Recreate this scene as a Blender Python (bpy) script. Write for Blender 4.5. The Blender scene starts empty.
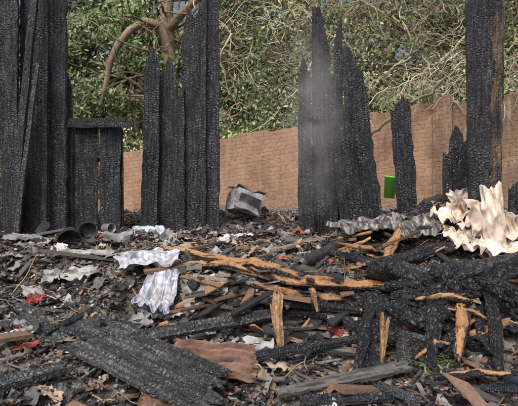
import bpy, bmesh, math, random
import numpy as np
from mathutils import Vector, Matrix, noise as mn
random.seed(7); rng=np.random.default_rng(7)
scene=bpy.context.scene
F=500.0; ZC=1.7
# survey helper: bearing/elevation read from the photo + real distance Y (metres) -> world point
def A(u,v,Y): return Vector(((u-259)/F*Y, Y, ZC-(v-160)/F*Y))

# ---------------------------------------------------------------- noise
def _h(ix,iy,s):
    n=(ix.astype(np.int64)*374761393+iy.astype(np.int64)*668265263+s*1442695041)&0x7fffffff
    n=((n^(n>>13))*1274126177)&0x7fffffff
    n=(n^(n>>16))&0xffff
    return n/65535.0
def vn(x,y,s=0):
    x=np.asarray(x,float);y=np.asarray(y,float)
    ix=np.floor(x);iy=np.floor(y);fx=x-ix;fy=y-iy
    fx=fx*fx*(3-2*fx);fy=fy*fy*(3-2*fy)
    a=_h(ix,iy,s);b=_h(ix+1,iy,s);c=_h(ix,iy+1,s);d=_h(ix+1,iy+1,s)
    return (a*(1-fx)+b*fx)*(1-fy)+(c*(1-fx)+d*fx)*fy
def fbm(x,y,s=0,o=4):
    t=0;a=.5
    x=np.asarray(x,float);y=np.asarray(y,float)
    for i in range(o):
        t=t+a*(vn(x,y,s+i*17)-.5)*2; x=x*2.03;y=y*2.03;a*=.5
    return t
def sm(a,b,x):
    t=np.clip((x-a)/(b-a),0,1);return t*t*(3-2*t)
# ---------------------------------------------------------------- terrain height
def hf(x,y):
    x=np.asarray(x,float);y=np.asarray(y,float)
    hu=np.interp(y,[0,4.4,6,8,11,14,40],[.5,.54,.64,.78,.68,.7,1.0])
    hl=np.interp(y,[0,3,4.6,5],[.02,.06,.14,.2])
    left=np.interp(y,[0,2.8,4.5,6,8,11,14,40],[.15,.2,.42,.6,.78,.68,.7,1.0])
    edge=4.75+.25*fbm(x*1.2,x*0+3,5)
    st=sm(edge-.22,edge+.1,y)
    right=hl*(1-st)+hu*st
    k=sm(-1.5,-.7,x)
    h=left*(1-k)+right*k
    h=h+.45*np.exp(-(((x-2.3)/.8)**2+((y-6.0)/.75)**2))
    h=h+.26*np.exp(-(((x-3.3)/.9)**2+((y-5.2)/.8)**2))
    h=h+.44*np.exp(-(((x-1.75)/.55)**2+((y-4.35)/.36)**2))
    h=h+.10*np.exp(-(((x+2.6)/.9)**2+((y-5.8)/.5)**2))
    near=np.exp(-np.maximum(0,y-10)**2/20)*np.exp(-np.maximum(0,np.abs(x)-8)**2/10)
    h=h+near*(.10*fbm(x*1.5,y*1.5,1)+.05*fbm(x*6,y*6,2)+.022*fbm(x*22,y*22,3,3))
    h=h+.145*np.clip(x,-6,12)*sm(8.6,11,y)*.5
    return h
def hz(x,y): return float(hf(np.array([x]),np.array([y]))[0])
# point on the ground surface (plus lift) seen along a surveyed bearing
def G(u,v,lift=.04,ymin=2.6):
    Yv=np.arange(ymin,12,.01);x=(u-259)/F*Yv;z=ZC-(v-160)/F*Yv
    k=np.where(z<=hf(x,Yv)+lift)[0];i=k[0] if len(k) else len(Yv)-1
    return Vector((x[i],Yv[i],z[i]))

# ---------------------------------------------------------------- mesh helpers
def mk(name,V,Fc,mat=None,col=None,parent=None,smooth=False):
    V=np.asarray(V,np.float32)
    me=bpy.data.meshes.new(name)
    k=Fc.shape[1];n=Fc.shape[0]
    me.vertices.add(len(V));me.vertices.foreach_set('co',V.ravel())
    me.loops.add(n*k);me.loops.foreach_set('vertex_index',Fc.astype(np.int32).ravel())
    me.polygons.add(n);me.polygons.foreach_set('loop_start',np.arange(0,n*k,k,dtype=np.int32))
    me.polygons.foreach_set('loop_total',np.full(n,k,np.int32))
    me.update(calc_edges=True)
    if col is not None:
        a=me.color_attributes.new('Col','FLOAT_COLOR','POINT')
        c=np.ones((len(V),4),np.float32);c[:,:3]=col
        a.data.foreach_set('color',c.ravel())
    me.polygons.foreach_set('use_smooth',np.full(len(me.polygons),bool(smooth)))
    me.update()
    o=bpy.data.objects.new(name,me);scene.collection.objects.link(o)
    if mat: me.materials.append(mat)
    if parent: o.parent=parent
    return o
def empty(name):
    e=bpy.data.objects.new(name,None);e.empty_display_size=.1;scene.collection.objects.link(e);return e
def gridF(nu,nv):
    i=np.arange(nu-1)[:,None]*nv+np.arange(nv-1)[None,:]
    i=i.ravel();return np.stack([i,i+nv,i+nv+1,i+1],1)
def frame(p0,p1,face=(0,-1,0)):
    z=(p1-p0).normalized();y=-Vector(face);y=(y-z*y.dot(z)).normalized();x=y.cross(z)
    return Matrix(((x.x,y.x,z.x,p0.x),(x.y,y.y,z.y,p0.y),(x.z,y.z,z.z,p0.z),(0,0,0,1)))

# ---------------------------------------------------------------- materials
class N:
    def __init__(s,name):
        s.m=bpy.data.materials.new(name);s.m.use_nodes=True;s.t=s.m.node_tree;s.b=s.t.nodes['Principled BSDF']
    def n(s,ty): return s.t.nodes.new(ty)
    def l(s,a,b): s.t.links.new(a,b)
    def ramp(s,src,pts):
        r=s.t.nodes.new('ShaderNodeValToRGB');e=r.color_ramp.elements
        while len(e)<len(pts): e.new(.5)
        for i,(p,c) in enumerate(pts):
            e[i].position=p;e[i].color=(*c,1) if not isinstance(c,(int,float)) else (c,c,c,1)
        s.l(src,r.inputs[0]);return r.outputs[0]
    def mix(s,f,a,b,mode='MIX'):
        x=s.t.nodes.new('ShaderNodeMix');x.data_type='RGBA';x.blend_type=mode
        for sock,val in ((x.inputs[0],f),(x.inputs[6],a),(x.inputs[7],b)):
            if hasattr(val,'links'): s.l(val,sock)
            elif isinstance(val,(int,float)): sock.default_value=val
            else: sock.default_value=(*val,1)
        return x.outputs[2]
    def math(s,op,a,b=None):
        x=s.t.nodes.new('ShaderNodeMath');x.operation=op
        for i,val in enumerate((a,b)):
            if val is None: continue
            if hasattr(val,'links'): s.l(val,x.inputs[i])
            else: x.inputs[i].default_value=val
        return x.outputs[0]
    def map(s,v,scale,rot=(0,0,0)):
        mp=s.n('ShaderNodeMapping');mp.inputs['Scale'].default_value=scale;mp.inputs['Rotation'].default_value=rot;s.l(v,mp.inputs['Vector']);return mp.outputs[0]
    def coord(s,scale=(1,1,1),rnd=True,kind='Object'):
        tc=s.n('ShaderNodeTexCoord');mp=s.n('ShaderNodeMapping');mp.inputs['Scale'].default_value=scale
        s.l(tc.outputs[kind],mp.inputs['Vector'])
        if rnd:
            oi=s.n('ShaderNodeObjectInfo');m=s.math('MULTIPLY',oi.outputs['Random'],37.)
            s.l(m,mp.inputs['Location'])
        return mp.outputs[0]
    def noise(s,v,sc,d=4,r=.6):
        x=s.n('ShaderNodeTexNoise');x.inputs['Scale'].default_value=sc;x.inputs['Detail'].default_value=d;x.inputs['Roughness'].default_value=r
        s.l(v,x.inputs['Vector']);return x.outputs['Fac']
    def bump(s,h,st=.6,dist=.02):
        b=s.n('ShaderNodeBump');b.inputs['Strength'].default_value=st;b.inputs['Distance'].default_value=dist
        s.l(h,b.inputs['Height']);s.l(b.outputs[0],s.b.inputs['Normal'])

def mat_char(name,base=(.010,.011,.014),hi=(.115,.122,.148),sc=(19,19,34),ash=.4,brown=0.0,rough=.38,dist=.016,st=.9,wood=((.12,.055,.025),(.50,.30,.14))):  # hi: bluish-grey sheen painted into the char colour, along with ash
    q=N(name);v=q.coord((1,1,1))
    nz=q.n('ShaderNodeTexNoise');nz.inputs['Scale'].default_value=9;nz.inputs['Detail'].default_value=3;q.l(v,nz.inputs['Vector'])
    ad=q.n('ShaderNodeVectorMath');ad.operation='MULTIPLY_ADD';ad.inputs[1].default_value=(.045,.045,.045)
    q.l(nz.outputs['Color'],ad.inputs[0]);q.l(v,ad.inputs[2])
    def vor(scl,feat):
        m=q.map(ad.outputs[0],scl);vo=q.n('ShaderNodeTexVoronoi');vo.feature=feat;vo.inputs['Scale'].default_value=1;vo.inputs['Randomness'].default_value=.85;q.l(m,vo.inputs['Vector']);return vo
    v1=vor(sc,'DISTANCE_TO_EDGE');v3=vor(tuple(a*2.3 for a in sc),'DISTANCE_TO_EDGE')
    c1=q.ramp(v1.outputs['Distance'],[(0,0.),(.24,1.)]);c3=q.ramp(v3.outputs['Distance'],[(0,0.),(.25,1.)])
    zone=q.ramp(q.noise(v,3.2,2),[(.42,0.),(.62,1.)])
    crack=q.mix(zone,c1,c3)
    cell=q.noise(q.map(v,(1,1,1.6)),26,2)
    grain=q.noise(q.map(v,(45,45,2.5)),1,4,.65)
    gs=q.ramp(grain,[(.36,0.),(.5,1.)])
    big=q.noise(v,2.0,5,.65);ashf=q.ramp(big,[(.45,0.),(.7,1.)])
    f=q.math('MULTIPLY',q.math('ADD',q.math('ADD',q.math('MULTIPLY',q.ramp(cell,[(.35,0.),(.7,1.)]),.5),q.math('MULTIPLY',grain,.25)),q.math('MULTIPLY',ashf,ash)),q.math('MULTIPLY',q.math('ADD',q.math('MULTIPLY',crack,.88),.12),q.math('ADD',q.math('MULTIPLY',gs,.6),.4)))
    c=q.mix(f,base,hi)
    if brown>0:
        bf=q.ramp(q.noise(q.map(v,(6,6,1.2)),1.5,5,.6),[(.62-brown*.35,0.),(.76-brown*.3,1.)])
        wd=q.mix(q.noise(q.map(v,(60,60,4)),1,4),*wood)
        c=q.mix(bf,c,wd)
        crack=q.mix(bf,crack,(.8,.8,.8))
    q.l(c,q.b.inputs['Base Color']);q.b.inputs['Roughness'].default_value=rough
    h=q.math('ADD',q.math('MULTIPLY',crack,.8),q.math('ADD',q.math('MULTIPLY',cell,.4),q.math('MULTIPLY',gs,.7)))
    q.bump(h,st,dist);return q.m
def mat_attr(name,rough=.8,bs=60,spec=.3,var=.6,bst=.6):
    q=N(name);a=q.n('ShaderNodeAttribute');a.attribute_name='Col'
    if var:
        tc=q.n('ShaderNodeTexCoord');nf=q.noise(tc.outputs['Object'],bs,3)
        c=q.mix(var,a.outputs['Color'],q.ramp(nf,[(.3,.25),(.7,1.)]),'MULTIPLY')
    else: c=a.outputs['Color']
    q.l(c,q.b.inputs['Base Color']);q.b.inputs['Roughness'].default_value=rough
    q.b.inputs['Specular IOR Level'].default_value=spec
    if bst: q.bump(nf,bst,.01)
    return q.m
def mat_plain(name,c1,c2,sc=8,rough=.6,metal=0,st=.4,dist=.01,scale=(1,1,1),lo=.35,hi=.65,soot=0):
    q=N(name);v=q.coord(scale);n1=q.noise(v,sc,6)
    c=q.mix(q.ramp(n1,[(lo,0.),(hi,1.)]),c1,c2)
    if soot: c=q.mix(q.math('MULTIPLY',q.ramp(q.noise(v,sc*.6,6,.7),[(.5,0.),(.62,1.)]),soot),c,(.03,.028,.026))
    q.l(c,q.b.inputs['Base Color'])
    q.b.inputs['Roughness'].default_value=rough;q.b.inputs['Metallic'].default_value=metal
    q.bump(q.noise(v,sc*6,4),st,dist);return q.m
M_char=mat_char('char_black')
M_charlite=mat_char('char_ashy',(.020,.021,.024),(.22,.225,.24),(22,22,28),.6,0,.5,.02)
M_lump=mat_char('char_knobbly',(.009,.0095,.012),(.11,.115,.13),(15,15,15),.4,0,.42,.03)
M_charbrown=mat_char('char_part_burnt',brown=.50,ash=.3,wood=((.05,.035,.026),(.27,.185,.12)))
M_tan=mat_char('burnt_pale_wood',brown=1.0,ash=.3,wood=((.12,.055,.025),(.50,.28,.13)))
M_tan2=mat_char('splintered_wood',brown=1.15,ash=.2,wood=((.13,.065,.03),(.50,.32,.18)))
def mat_ground():
    q=N('ash_and_rubble');v=q.coord(rnd=False)
    a=q.noise(v,1.3,5,.7);b=q.noise(v,9,5,.75);c=q.noise(v,38,3,.7)
    col=q.mix(q.ramp(b,[(.35,0.),(.58,1.)]),(.026,.025,.026),(.22,.212,.20))
    col=q.mix(q.ramp(a,[(.46,0.),(.64,.8)]),col,(.16,.115,.08))
    col=q.mix(q.ramp(c,[(.55,0.),(.68,.7)]),col,(.38,.37,.35))
    tc=q.n('ShaderNodeTexCoord');sp=q.n('ShaderNodeSeparateXYZ');q.l(tc.outputs['Object'],sp.inputs[0])
    far=q.ramp(q.math('ADD',q.math('MULTIPLY',sp.outputs[1],.01),q.math('MULTIPLY',b,.02)),[(.115,0.),(.145,1.)])
    col=q.mix(far,col,q.mix(b,(.05,.07,.025),(.12,.10,.06)))
    q.l(col,q.b.inputs['Base Color']);q.b.inputs['Roughness'].default_value=.9
    q.bump(q.math('ADD',b,q.math('MULTIPLY',c,.6)),.9,.05);return q.m
def mat_brick(name,c1,c2,mort,rowh=.1,w=.24,stain=.5):
    q=N(name);tc=q.n('ShaderNodeTexCoord')
    br=q.n('ShaderNodeTexBrick');br.inputs['Scale'].default_value=1
    br.inputs['Brick Width'].default_value=w;br.inputs['Row Height'].default_value=rowh;br.inputs['Mortar Size'].default_value=.007
    br.inputs['Mortar Smooth'].default_value=.9
    br.inputs['Color1'].default_value=(*c1,1);br.inputs['Color2'].default_value=(*c2,1);br.inputs['Mortar'].default_value=(*mort,1)
    nz=q.n('ShaderNodeTexNoise');nz.inputs['Scale'].default_value=5;nz.inputs['Detail'].default_value=5;q.l(tc.outputs['UV'],nz.inputs['Vector'])
    ad=q.n('ShaderNodeVectorMath');ad.operation='MULTIPLY_ADD';ad.inputs[1].default_value=(.06,.06,0);q.l(nz.outputs['Color'],ad.inputs[0]);q.l(tc.outputs['UV'],ad.inputs[2])
    q.l(ad.outputs[0],br.inputs['Vector'])
    n1=q.noise(tc.outputs['UV'],1.2,6,.7);n2=q.noise(tc.outputs['UV'],14,5,.7);n3=q.noise(q.map(tc.outputs['UV'],(3,.6,1)),2,6,.7)
    patch=q.ramp(q.noise(tc.outputs['UV'],2.2,5,.6),[(.38,.15),(.58,.85)])
    c=q.mix(patch,br.outputs['Color'],q.mix(n2,c1,c2))      # smeared mortar hides joints in patches
    c=q.mix(.65,c,q.ramp(n2,[(.25,.3),(.7,1.)]),'MULTIPLY')
    c=q.mix(q.math('MULTIPLY',q.ramp(n1,[(.42,0.),(.66,1.)]),stain),c,(.13,.09,.07))
    c=q.mix(q.math('MULTIPLY',q.ramp(n3,[(.50,0.),(.72,1.)]),stain*.8),c,(.42,.36,.30))
    q.l(c,q.b.inputs['Base Color']);q.b.inputs['Roughness'].default_value=.9
    q.bump(q.math('SUBTRACT',q.math('MULTIPLY',n2,.6),q.math('MULTIPLY',br.outputs['Fac'],.5)),.8,.012);return q.m

# ---------------------------------------------------------------- ground
xs=np.concatenate([[-400,-150,-60,-30,-18,-12],np.arange(-8,8.01,.045),[12,18,30,60,150,400]])
ys=np.concatenate([[-100,-20,-5,0,1.5],np.arange(2.4,10.5,.045),np.arange(10.6,16,.2),[18,22,30,45,80,160,500]])
X,Y=np.meshgrid(xs,ys,indexing='ij')
Z=hf(X,Y)
ground=mk('ground',np.stack([X.ravel(),Y.ravel(),Z.ravel()],1),gridF(len(xs),len(ys)),mat_ground(),smooth=True)

# ---------------------------------------------------------------- boards
def board(name,p0,p1,w0,w1,t,mat,parent=None,face=(0,-1,0),top=None,bot=None,jag=.05,rough=.006,bend=0,res=.03,seed=None):
    seed=seed if seed is not None else random.randint(0,9999)
    L=(p1-p0).length
    nz=max(6,int(L/res));nx=max(6,int(max(w0,w1)/.016))
    s=np.linspace(0,1,nx)
    def prof(pts,sd):
        b=np.interp(s,[p[0] for p in pts],[p[1] for p in pts]) if pts else np.zeros(nx)
        return b+jag*np.abs(fbm(s*6+sd,s*0+sd,sd,3))*2.2
    tz=L-prof(top,seed);bz=prof(bot,seed+5) if bot is not None else np.zeros(nx)
    f=np.linspace(0,1,nz)
    Zm=bz[:,None]+(tz-bz)[:,None]*f[None,:]
    fr=Zm/L
    W=w0+(w1-w0)*fr
    wob=rough*2.2*fbm(Zm*2.2,Zm*0+seed,seed+2,2)
    edge=(s[:,None]-.5)
    Xm=edge*W*(1+.13*fbm(Zm*7+seed,np.sign(edge)*3+Zm*0,seed+9,5))+wob+bend*np.sin(fr*math.pi)
    nA=rough*(1.6*fbm(Xm*60+seed,Zm*3,seed+1,2)+1.3*fbm(Xm*28,Zm*35,seed+1,2));nB=rough*1.5*fbm(Xm*28,Zm*35,seed+3,3)
    tk=t*(1-.45*f[None,:]**6)+0*edge
    V1=np.stack([Xm,-tk/2+nA,Zm],-1).reshape(-1,3)
    V2=np.stack([Xm,tk/2+nB,Zm],-1).reshape(-1,3)
    V=np.concatenate([V1,V2]);n=nx*nz
    g=gridF(nx,nz);fs=[g,g[:,::-1]+n]
    j=np.arange(nz-1)
    fs.append(np.stack([j,j+1,j+1+n,j+n],1))
    a=(nx-1)*nz
    fs.append(np.stack([a+j,a+j+n,a+j+1+n,a+j+1],1))
    i=np.arange(nx-1)*nz
    fs.append(np.stack([i,i+n,i+nz+n,i+nz],1))
    i=i+nz-1
    fs.append(np.stack([i,i+nz,i+nz+n,i+n],1))
    o=mk(name,V,np.concatenate(fs),mat,parent=parent,smooth=False)
    o.matrix_world=frame(p0,p1,face)
    return o
def post(par,nm,ub,vb,ut,vt,wb,wt,Y,mat=M_char,t=.05,top=None,Yt=None,bury=.35,**k):
    p0=A(ub,vb,Y);p1=A(ut,vt,Yt or Y)
    d=(p1-p0).normalized();p0=p0-d*bury
    return board(nm,p0,p1,wb*Y/F,wt*Y/F,t,mat,par,top=top,face=(random.uniform(-.22,.22),-1,0),**k)

# left plank wall
e=empty('charred_plank_wall')
post(e,'plank_1',10,225,9,-40,18,19,6.6)
post(e,'plank_2',32,224,33,-40,24,25,6.75)
post(e,'plank_3',57,222,57,-40,22,20,6.8)
post(e,'plank_4',69,222,68,66,11,8,6.9,top=[(0,0),(1,.25)])
post(e,'brace_1',13,222,37,-30,8,8,6.5,t=.05)
post(e,'brace_2',20,205,38,62,5,4,6.45,t=.04,mat=M_charlite)
post(e,'batten_1',45,222,46,-30,5,5,6.66,t=.04)
post(e,'plank_5',-14,225,-14,-40,26,26,6.6)
post(e,'plank_6',-42,225,-42,10,24,22,6.6)
# low panel
e=empty('charred_low_partition')
post(e,'plank_1',71,220,71,124,9,9,6.95)
post(e,'plank_2',87,220,87,126,22,22,6.9,jag=.01)
post(e,'plank_3',110,220,110,126,20,21,6.9,jag=.01)
post(e,'plank_4',121,219,121,126,4,4,6.98)
board('top_rail',A(66,123,6.83),A(134,123,6.83),.13,.12,.09,M_char,e,jag=.03)
board('mid_rail',A(68,160,7.0),A(124,160,7.0),.06,.06,.05,M_char,e)
# group 2
e=empty('charred_post_cluster')
post(e,'plank_1',149,222,153,46,17,15,7.25,top=[(0,.25),(.4,0),(.6,.02),(1,.3)])
post(e,'plank_2',164,223,167,54,22,20,7.35,top=[(0,.35),(.3,.3),(.6,0),(1,.2)])
post(e,'plank_3',178,222,179,84,14,10,7.2,top=[(0,.3),(1,0)])
post(e,'plank_4',193,223,194,2,24,23,7.25,top=[(0,.35),(.3,.05),(.5,.2),(.8,0),(1,.1)])
post(e,'plank_5',212,222,212,-18,16,14,7.2,top=[(0,0),(1,.35)])
post(e,'plank_6',203,221,204,-10,5,5,7.15,t=.05)
# group 3
e=empty('charred_post_cluster')
post(e,'plank_1',306,229,304,53,16,12,6.8,top=[(0,.25),(.4,0),(1,.3)])
post(e,'plank_2',322,230,320,4,22,16,6.85,top=[(0,.02),(.5,0),(.7,.25),(1,.6)])
post(e,'plank_3',337,229,338,10,14,7,6.9,top=[(0,.4),(1,0)])
post(e,'plank_4',368,226,350,42,34,18,6.75,top=[(0,.1),(.2,0),(.5,.12),(1,.45)])
post(e,'plank_5',354,230,337,98,30,15,6.6,top=[(0,.2),(.5,0),(1,.25)])
post(e,'plank_6',331,230,330,70,14,11,6.75,top=[(0,.2),(1,0)])
post(None,'charred_leaning_board',408,214,399,96,21,20,6.9,top=[(0,.18),(.6,0),(1,.02)])
# right post
e=empty('charred_tall_post')
post(e,'black_half',478,205,479,-25,17,25,6.2,top=[(0,0),(1,.2)],t=.12)
post(e,'wood_half',491,205,495,-25,15,19,6.24,mat=M_charbrown,t=.10)
e=empty('charred_stub_posts')
post(e,'stub_1',457,200,456,124,17,13,6.6,top=[(0,.15),(.5,0),(1,.1)])
post(e,'stub_2',447,200,446,152,9,7,6.5)
post(e,'stub_3',466,200,467,140,9,7,6.5)
post(None,'charred_corner_board',514,232,516,178,14,12,5.6,top=[(0,.1),(1,0)])

# ---------------------------------------------------------------- brick walls
def wall_y(x): return 10.65-.305*x
def brickwall(name,x0,x1,top,dy,t,mat,bottom=-.4):
    n=220;x=np.linspace(x0,x1,n);y=wall_y(x)+dy
    tz=top(x)
    bz=np.full(n,bottom)
    V=[];UV=[]
    for k,(zz,off) in enumerate([(bz,0),(tz,0),(tz,t),(bz,t)]):
        V.append(np.stack([x+off*.29,y+off,zz],1));UV.append(np.stack([x*1.045,zz-.145*x],1))
    V=np.concatenate(V);UV=np.concatenate(UV)
    i=np.arange(n-1);fs=np.concatenate([np.stack([i+a*n,i+a*n+1,i+b*n+1,i+b*n],1) for a,b in((0,1),(1,2),(2,3))])
    caps=np.array([[0,n,2*n,3*n],[n-1,4*n-1,3*n-1,2*n-1]])
    fs=np.concatenate([fs,caps])
    o=mk(name,V,fs,mat)
    uv=o.data.uv_layers.new(name='UVMap')
    li=np.zeros(len(o.data.loops),np.int32);o.data.loops.foreach_get('vertex_index',li)
    uvv=UV[li].copy();uvv[:,1]+=np.where((li>=2*n),.15,0)
    uv.data.foreach_set('uv',uvv.astype(np.float32).ravel());return o
M_b1=mat_brick('orange_clay_brick',(.38,.22,.14),(.50,.315,.205),(.27,.18,.125),.085,.25,stain=.65)
M_b2=mat_brick('shaded_brown_brick',(.19,.12,.075),(.31,.205,.125),(.10,.078,.06),.08,.2,.8)  # darker brown brick; shade from the overhanging foliage is part of its colour
topf=lambda x:2.3+.145*x+.03*fbm(x*6,x*0,4,3)+.045*np.round(vn(x*3.2,x*0,8)*1.6)-.02
brickwall('brick_wall',-9,3.35,topf,0,.16,M_b1)
brickwall('brick_wall',3.35,9,lambda x:2.32+.145*x+.03*fbm(x*8,x*0,4,3)-.06*np.round(vn(x*3,x*0,8)*1.4),-.05,.2,M_b2)
brickwall('brick_pillar',3.3,3.62,lambda x:2.40+.145*x+0*x,-.16,.34,M_b2)

# ---------------------------------------------------------------- tubes
def tubes(name,paths,mat,col=None,sides=5,parent=None):
    Vs=[];Fs=[];Cs=[];o=0
    th=np.linspace(0,2*math.pi,sides,endpoint=False)
    for idx,(P,R) in enumerate(paths):
        P=np.asarray(P,float);R=np.asarray(R,float);n=len(P)
        T=np.gradient(P,axis=0);T/=np.linalg.norm(T,axis=1)[:,None]+1e-9
        ref=np.array([.3,.5,.8]);B=np.cross(T,ref);B/=np.linalg.norm(B,axis=1)[:,None]+1e-9
        C=np.cross(T,B)
        ring=P[:,None]+R[:,None,None]*(np.cos(th)[None,:,None]*B[:,None]+np.sin(th)[None,:,None]*C[:,None])
        Vs.append(ring.reshape(-1,3))
        i=(np.arange(n-1)[:,None]*sides+np.arange(sides)[None,:]).ravel()
        j=(np.arange(n-1)[:,None]*sides+((np.arange(sides)+1)%sides)[None,:]).ravel()
        Fs.append(np.stack([i,j,j+sides,i+sides],1)+o)
        if col is not None: Cs.append(np.tile(col[idx],(n*sides,1)))
        o+=n*sides
    return mk(name,np.concatenate(Vs),np.concatenate(Fs),mat,col=np.concatenate(Cs) if col is not None else None,smooth=True,parent=parent)
def walk(p,d,L,n,wig,droop=0):
    p=np.array(p,float);d=np.array(d,float);d/=np.linalg.norm(d);out=[p.copy()]
    for i in range(n):
        d=d+rng.normal(0,wig,3);d[2]-=droop;d/=np.linalg.norm(d);p=p+d*L/n;out.append(p.copy())
    return np.array(out)
def branching(p,d,L,r,depth,paths,wig=.18,droop=0,kids=4):
    n=8;P=walk(p,d,L,n,wig,droop);R=np.linspace(r,r*.5,n+1);paths.append((P,R))
    if depth==0:return
    for k in range(kids):
        i=rng.integers(2,n+1);dd=P[i]-P[i-1];dd=dd/np.linalg.norm(dd)+rng.normal(0,.7,3)
        branching(P[i],dd,L*rng.uniform(.5,.8),R[i]*.62,depth-1,paths,wig,droop,kids)
# ---------------------------------------------------------------- foliage
def leaves(name,blobs,size,pal,mat,parent=None,up=.5):
    Ps=[];Cs=[]
    for c,r,n,dens in blobs:
        c=np.array(c);r=np.array(r)
        k=max(6,int(n/90))
        d=rng.normal(size=(k,3));d/=np.linalg.norm(d,axis=1)[:,None]
        cc=c+d*r*rng.uniform(.35,1.0,(k,1))
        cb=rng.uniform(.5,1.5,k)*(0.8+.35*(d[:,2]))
        pi=rng.integers(0,len(pal),k)
        w=rng.integers(0,k,n)
        cs=rng.uniform(.12,.34,k)*dens
        P=cc[w]+rng.normal(size=(n,3))*cs[w][:,None]*np.array([1,1,.75])
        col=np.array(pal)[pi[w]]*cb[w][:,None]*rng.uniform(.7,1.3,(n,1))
        Ps.append(P);Cs.append(col)
    P=np.concatenate(Ps);C=np.concatenate(Cs);n=len(P)
    nr=rng.normal(size=(n,3))+np.array([-.2,-.7,up]);nr/=np.linalg.norm(nr,axis=1)[:,None]
    a=np.cross(nr,rng.normal(size=(n,3)));a/=np.linalg.norm(a,axis=1)[:,None];b=np.cross(nr,a)
    s=rng.uniform(.6,1.3,(n,1))*size
    V=np.stack([P-a*s,P-b*s*.45+nr*s*.1,P+a*s,P+b*s*.45+nr*s*.1],1).reshape(-1,3)
    mk(name,V,np.arange(n*4).reshape(-1,4),mat,col=np.repeat(np.clip(C,0,1),4,axis=0),parent=parent)
M_leaf=mat_attr('leaf',.5,30,.5,0,0)
M_bark=mat_plain('bark',(.13,.10,.07),(.34,.27,.19),14,.9,0,.8,.02,(1,1,.3))
M_twig=mat_attr('dry_twig',.85,20,.2,0,0)
G1=[(.18,.25,.09),(.26,.33,.15),(.12,.19,.075),(.38,.42,.24)]
G2=[(.10,.15,.07),(.15,.20,.10),(.20,.24,.14)]
G3=[(.28,.32,.16),(.38,.40,.22),(.18,.24,.10),(.46,.46,.31)]
# left tree
e=empty('leafy_tree')
paths=[]
T=np.array([(-2.75,14.6,.3),(-2.7,14.6,2.2),(-2.6,14.5,4.2),(-2.7,14.6,6.5),(-2.6,14.7,9)]);paths.append((T,[.3,.26,.22,.18,.1]))
limb=np.array([A(172,60,14.5),A(160,25,14.2),A(145,21,14),A(130,30,13.9),A(118,45,13.8),A(110,62,13.8),A(106,85,13.8),A(100,105,13.8)]);paths.append((limb,[.16,.14,.13,.12,.11,.10,.08,.05]))
limb=np.array([A(168,30,14.5),A(185,10,14.2),A(205,-8,14),A(235,-30,14)]);paths.append((limb,[.14,.12,.10,.07]))
for k in range(26):
    i=rng.uniform(3,8);d=(rng.normal(),rng.normal()*.6,rng.uniform(-.1,.9))
    branching((-2.7,14.6,i),d,rng.uniform(1.5,3),.05,2,paths,.2,0,3)
tubes('wood',paths,M_bark,parent=e,sides=6)
bl=[]
for k in range(24):
    c=(rng.uniform(-7,-.4),rng.uniform(14.2,16.5),rng.uniform(2.4,8.8));bl.append((c,(1,.8,.8),1000,1))
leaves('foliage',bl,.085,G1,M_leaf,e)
e=empty('leafy_tree')
paths=[(np.array([(-7.5,15,.2),(-7.4,15,3),(-7.6,15,7)]),[.25,.2,.1])]
for k in range(14): branching((-7.5,15,rng.uniform(2.5,6)),(rng.normal(),rng.normal()*.6,.4),2.2,.05,1,paths)
tubes('wood',paths,M_bark,parent=e)
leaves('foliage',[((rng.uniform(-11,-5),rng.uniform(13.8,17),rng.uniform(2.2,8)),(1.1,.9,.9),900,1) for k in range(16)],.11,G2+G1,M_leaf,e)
e=empty('vine_covered_tree')
paths=[]
for bx,by in((.9,14.5),(3.2,13.6),(5.6,13.8)):
    P=walk((bx,by,.4),(rng.normal()*.1,0,1),8,10,.07);paths.append((P,np.linspace(.24,.08,11)))
    for k in range(9):
        i=rng.integers(3,10);branching(P[i],(rng.normal(),rng.normal()*.5,rng.uniform(-.2,.8)),rng.uniform(1.4,2.6),.075,2,paths,.22,0,3)
tubes('wood',paths,M_bark,parent=e,sides=6)
paths=[];cols=[]
tp=np.array([(.64,.57,.42),(.50,.43,.31),(.38,.32,.22),(.73,.68,.55)])
centres=[(rng.uniform(-.6,6.8),rng.uniform(12.2,14.2),rng.uniform(3.3,7.4)) for k in range(46)]
for k in range(1450):
    c=centres[rng.integers(0,len(centres))]
    p=np.array(c)+rng.normal(size=3)*np.array([.5,.4,.45])
    d=rng.normal(size=3)*np.array([1.2,.5,.7]);L=rng.uniform(.5,2.0)
    P=walk(p,d,L,9,.33,.05);r=rng.uniform(.006,.018)
    paths.append((P,np.linspace(r,r*.4,10)));cols.append(tp[rng.integers(0,4)]*rng.uniform(.6,1.15))
for k in range(50):
    p=(rng.uniform(-.4,6.6),rng.uniform(12,13.6),rng.uniform(3,7.5));P=walk(p,(rng.normal(),.3*rng.normal(),.5*rng.normal()),3,16,.3,.02)
    r=rng.uniform(.02,.045);paths.append((P,np.linspace(r,r*.5,17)));cols.append(tp[rng.integers(0,4)]*.85)
for k in range(240): # strands hanging over the right wall
    x=rng.uniform(2.2,6.5);P=walk((x,wall_y(x)+rng.uniform(-.25,.5),2.6+.145*x+rng.uniform(-.1,.7)),(rng.normal(),rng.normal()*.2,-.3),rng.uniform(.4,1.2),9,.3,.12)
    P[:,1]=np.maximum(P[:,1],wall_y(P[:,0])-.32);P[:,1]=np.where((P[:,2]<2.5+.145*P[:,0]),np.minimum(P[:,1],wall_y(P[:,0])-.1),P[:,1])
    r=rng.uniform(.005,.014);paths.append((P,np.linspace(r,r*.4,10)));cols.append(tp[rng.integers(0,4)]*rng.uniform(.4,.9))
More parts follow.
